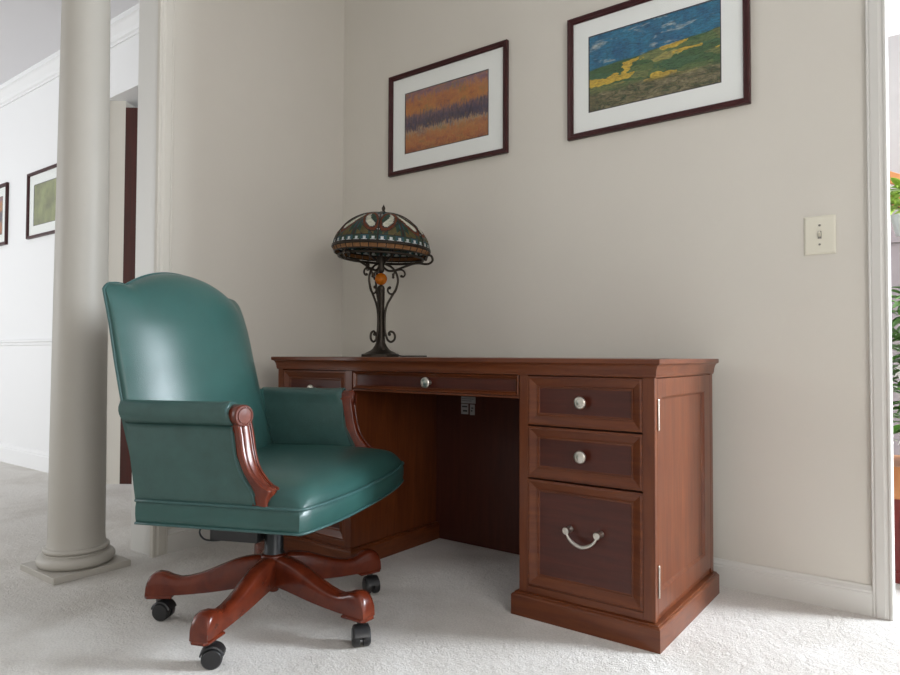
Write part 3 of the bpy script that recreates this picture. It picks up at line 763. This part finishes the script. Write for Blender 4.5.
# ------------------------------------------------------------------ framed pictures
def picture(x0, x1, z0, z1, fw, p, artm, label, group=None, y=WY, flip=1):
    cx, cz = (x0+x1)/2, (z0+z1)/2
    R = empty('framed_picture', label, 'picture', (cx, y, z0), 0, group)
    off = (cx, y, z0); d = .020
    prof = [(0, 0), (0, -d*.75), (.002, -d), (fw*.35, -d), (fw*.6, -d*.80), (fw*.85, -d*.85), (fw, -d*.5), (fw, -.004)]
    lo = [[(x0+o, y+q, z0+o), (x1-o, y+q, z0+o), (x1-o, y+q, z1-o), (x0+o, y+q, z1-o)] for o, q in prof]
    lo.append(lo[0]); MB().loft(lo, cap=False).build('frame', M['frame'], R, off=off)
    a, b_, c, e = x0+fw, x1-fw, z0+fw, z1-fw; px0, px1, pz0, pz1 = p
    bm = MB(); bm.loft([[(a-.002, y-.006, c-.002), (b_+.002, y-.006, c-.002), (b_+.002, y-.006, e+.002), (a-.002, y-.006, e+.002)], [(px0, y-.006, pz0), (px1, y-.006, pz0), (px1, y-.006, pz1), (px0, y-.006, pz1)], [(px0, y-.004, pz0), (px1, y-.004, pz0), (px1, y-.004, pz1), (px0, y-.004, pz1)], [(a, y-.001, c), (b_, y-.001, c), (b_, y-.001, e), (a, y-.001, e)]], cap=False)
    bm.build('mat_board', M['matboard'], R, off=off)
    bm = MB(); t = .003
    for q in ((px0-t, px1+t, pz0-t, pz0), (px0-t, px1+t, pz1, pz1+t), (px0-t, px0, pz0, pz1), (px1, px1+t, pz0, pz1)): bm.box(q[0], q[1], y-.0068, y-.0045, q[2], q[3])
    bm.build('mat_edge', M['fillet'], R, off=off)
    bm = MB(); bm.add([(px0, y-.0045, pz0), (px1, y-.0045, pz0), (px1, y-.0045, pz1), (px0, y-.0045, pz1)], [(0, 1, 2, 3)]); bm.uv = [(0, 0), (1, 0), (1, 1), (0, 1)]
    bm.build('print', artm, R, off=off, merge=False)
    MB().box(a-.001, b_+.001, y-.0095, y-.0080, c-.001, e+.001).build('glass_pane', M['glass'], R, off=off)
    return R
picture(-1.499, -.839, 1.616, 2.092, .022, (-1.402, -.939, 1.712, 1.992), M['art_autumn'], 'dark-framed print of orange and purple autumn woodland above the lamp')
picture(-.561, .108, 1.612, 2.088, .023, (-.472, .012, 1.708, 1.998), M['art_fields'], 'dark-framed landscape print of blue sky over green and yellow fields')
picture(-4.45, -3.80, 1.555, 2.005, .020, (-4.36, -3.90, 1.64, 1.915), M['art_meadow'], 'framed green landscape print on the hall wall beside the column', y=HY)
picture(-5.46, -4.80, 1.555, 2.005, .024, (-5.36, -4.895, 1.64, 1.915), M['art_autumn'], 'framed orange print on the hall wall at the photo\'s left edge', y=HY)

# ------------------------------------------------------------------ light switch
def switch():
    x0, x1, z0, z1 = .262, .350, 1.091, 1.212; y = WY; off = ((x0+x1)/2, y, (z0+z1)/2)
    R = empty('light_switch', 'ivory toggle light switch plate on the wall near the right casing', 'light switch', off)
    prof = [(0, 0), (0, -.003), (.004, -.0065), (.007, -.007)]
    MB().loft([[(x0+o, y+q, z0+o), (x1-o, y+q, z0+o), (x1-o, y+q, z1-o), (x0+o, y+q, z1-o)] for o, q in prof]).build('plate', M['ivory'], R, off=off)
    cx, cz = off[0], off[2]
    b = MB(); b.box(cx-.0052, cx+.0052, y-.0076, y-.0065, cz-.012, cz+.012); b.build('toggle_slot', M['screw'], R, off=off)
    b = MB().loft([[(cx-.0035, y-.006, cz-.007), (cx+.0035, y-.006, cz-.007), (cx+.0035, y-.006, cz+.006), (cx-.0035, y-.006, cz+.006)], [(cx-.003, y-.019, cz+.004), (cx+.003, y-.019, cz+.004), (cx+.003, y-.017, cz+.010), (cx-.003, y-.017, cz+.010)]])
    b.build('toggle', M['ivory'], R, off=off, bevel=.0006)
    for dz in (-.030, .030): MB().lathe([(.0034, -.0065), (.0034, -.0080), (.002, -.0088), (.0004, -.0088)], 14, (cx, y, cz+dz), 'y').build('screw', M['screw'], R, off=off, smooth=True)
switch()

# ------------------------------------------------------------------ plants in the next room
def leaf(b, base, d, L_, w, droop, mi=0):
    d = Vector(d).normalized(); side = d.cross(Vector((0,0,1)))
    if side.length < .1: side = Vector((1,0,0))
    side.normalize(); P = []; n = 5; Lf = []; Rt = []
    for k in range(n+1):
        t = k/n; p = Vector(base)+d*L_*t+Vector((0,0,-droop*t*t)); ww = w*math.sin(PI*min(.98, t*.9+.08))
        Lf.append(p-side*ww+Vector((0,0,ww*.3))); P.append(p); Rt.append(p+side*ww+Vector((0,0,ww*.3)))
    b.loft([Lf, P, Rt], closed=False, cap=False, mi=mi)
def plant(R, n, r, h, zc, L_, w, m, seed, nm='foliage'):
    random.seed(seed); b = MB()
    for i in range(n):
        a = random.uniform(0, 2*PI); rr = r*math.sqrt(random.random()); z = zc+random.uniform(-.5, .5)*h
        el = random.uniform(-.2, .9); d = (math.cos(a), math.sin(a), el)
        leaf(b, (rr*math.cos(a), rr*math.sin(a), z), d, L_*random.uniform(.7, 1.2), w*random.uniform(.8, 1.2), L_*.35)
    for i in range(10):
        a = 2*PI*i/10; b.tube([(0, 0, zc-h*.5), (r*.5*math.cos(a), r*.5*math.sin(a), zc), (r*.7*math.cos(a), r*.7*math.sin(a), zc+h*.35)], .004, 5)
    b.build(nm, m, R, smooth=True, merge=False)
px_, py_ = .615, 1.17
R = empty('plant_stand', 'dark red cabinet stand with orange wood top beyond the right casing', 'plant stand', (px_, py_, 0))
b = MB().box(-.16, .16, -.16, .16, .03, .285)
for sx in (-1, 1):
    for sy in (-1, 1): b.box(sx*.15-.02, sx*.15+.02, sy*.15-.02, sy*.15+.02, 0, .04)
b.box(-.13, .13, -.165, -.158, .06, .25)
b.build('cabinet', M['terracotta'], R, bevel=.004)
MB().box(-.17, .17, -.17, .17, .285, .395).build('table_top', M['orange_wood'], R, bevel=.004)
R = empty('potted_plant', 'leafy green potted plant with white flowers on the red stand', 'plant', (px_, py_, .395))
MB().lathe([(.07, 0), (.10, .12), (.105, .13), (.095, .13), (.09, .11)], 28).build('pot', M['white_pot'], R, smooth=True, angle=40)
plant(R, 420, .16, .50, .36, .085, .022, M['leaf'], 3)
random.seed(5)
for i in range(16):
    b = MB(); a = random.uniform(2.6, 4.6); z = random.uniform(.05, .35); c = Vector((.2*math.cos(a), .2*math.sin(a), z))
    for k in range(5):
        q = 2*PI*k/5; leaf(b, c, (math.cos(q)*.6+math.cos(a)*.4, math.sin(a)*.5, math.sin(q)), .03, .011, .004)
    b.build('flower', M['petal'], R, smooth=True)
R = empty('handrail', 'slanted orange wood handrail on posts behind the plants beyond the right casing', 'handrail', (.52, 2.78, 0))
b = MB()
for dz in (0, -.12): b.loft([[(x, 0, z), (x, .035, z), (x2, .035, z2), (x2, 0, z2)] for (x, z, x2, z2) in ((-.40, 1.96+dz, -.40, 1.89+dz), (.75, 1.36+dz, .75, 1.29+dz))])
b.build('rail', M['orange_wood'], R, bevel=.003)
for x, h in ((-.36, 1.80), (.72, 1.26)): MB().box(x-.025, x+.025, -.005, .04, 0, h).build('post', M['orange_wood'], R, bevel=.003)
R = empty('pedestal', 'slim mauve painted pedestal holding the lime green plant', 'pedestal', (.50, 2.35, 0))
MB().box(-.12, .12, -.12, .12, 0, .05).build('foot', M['mauve'], R, bevel=.003)
MB().box(-.105, .105, -.105, .105, .05, 1.34).build('shaft', M['mauve'], R, bevel=.003)
MB().box(-.12, .12, -.12, .12, 1.34, 1.37).build('top', M['mauve'], R, bevel=.003)
R = empty('potted_plant', 'lime green plant in a white pot on the mauve pedestal', 'plant', (.47, 2.35, 1.37))
MB().lathe([(.05, 0), (.075, .11), (.08, .12), (.07, .12)], 24).build('pot', M['white_pot'], R, smooth=True, angle=40)
plant(R, 110, .10, .12, .20, .11, .018, M['leaf_light'], 9)
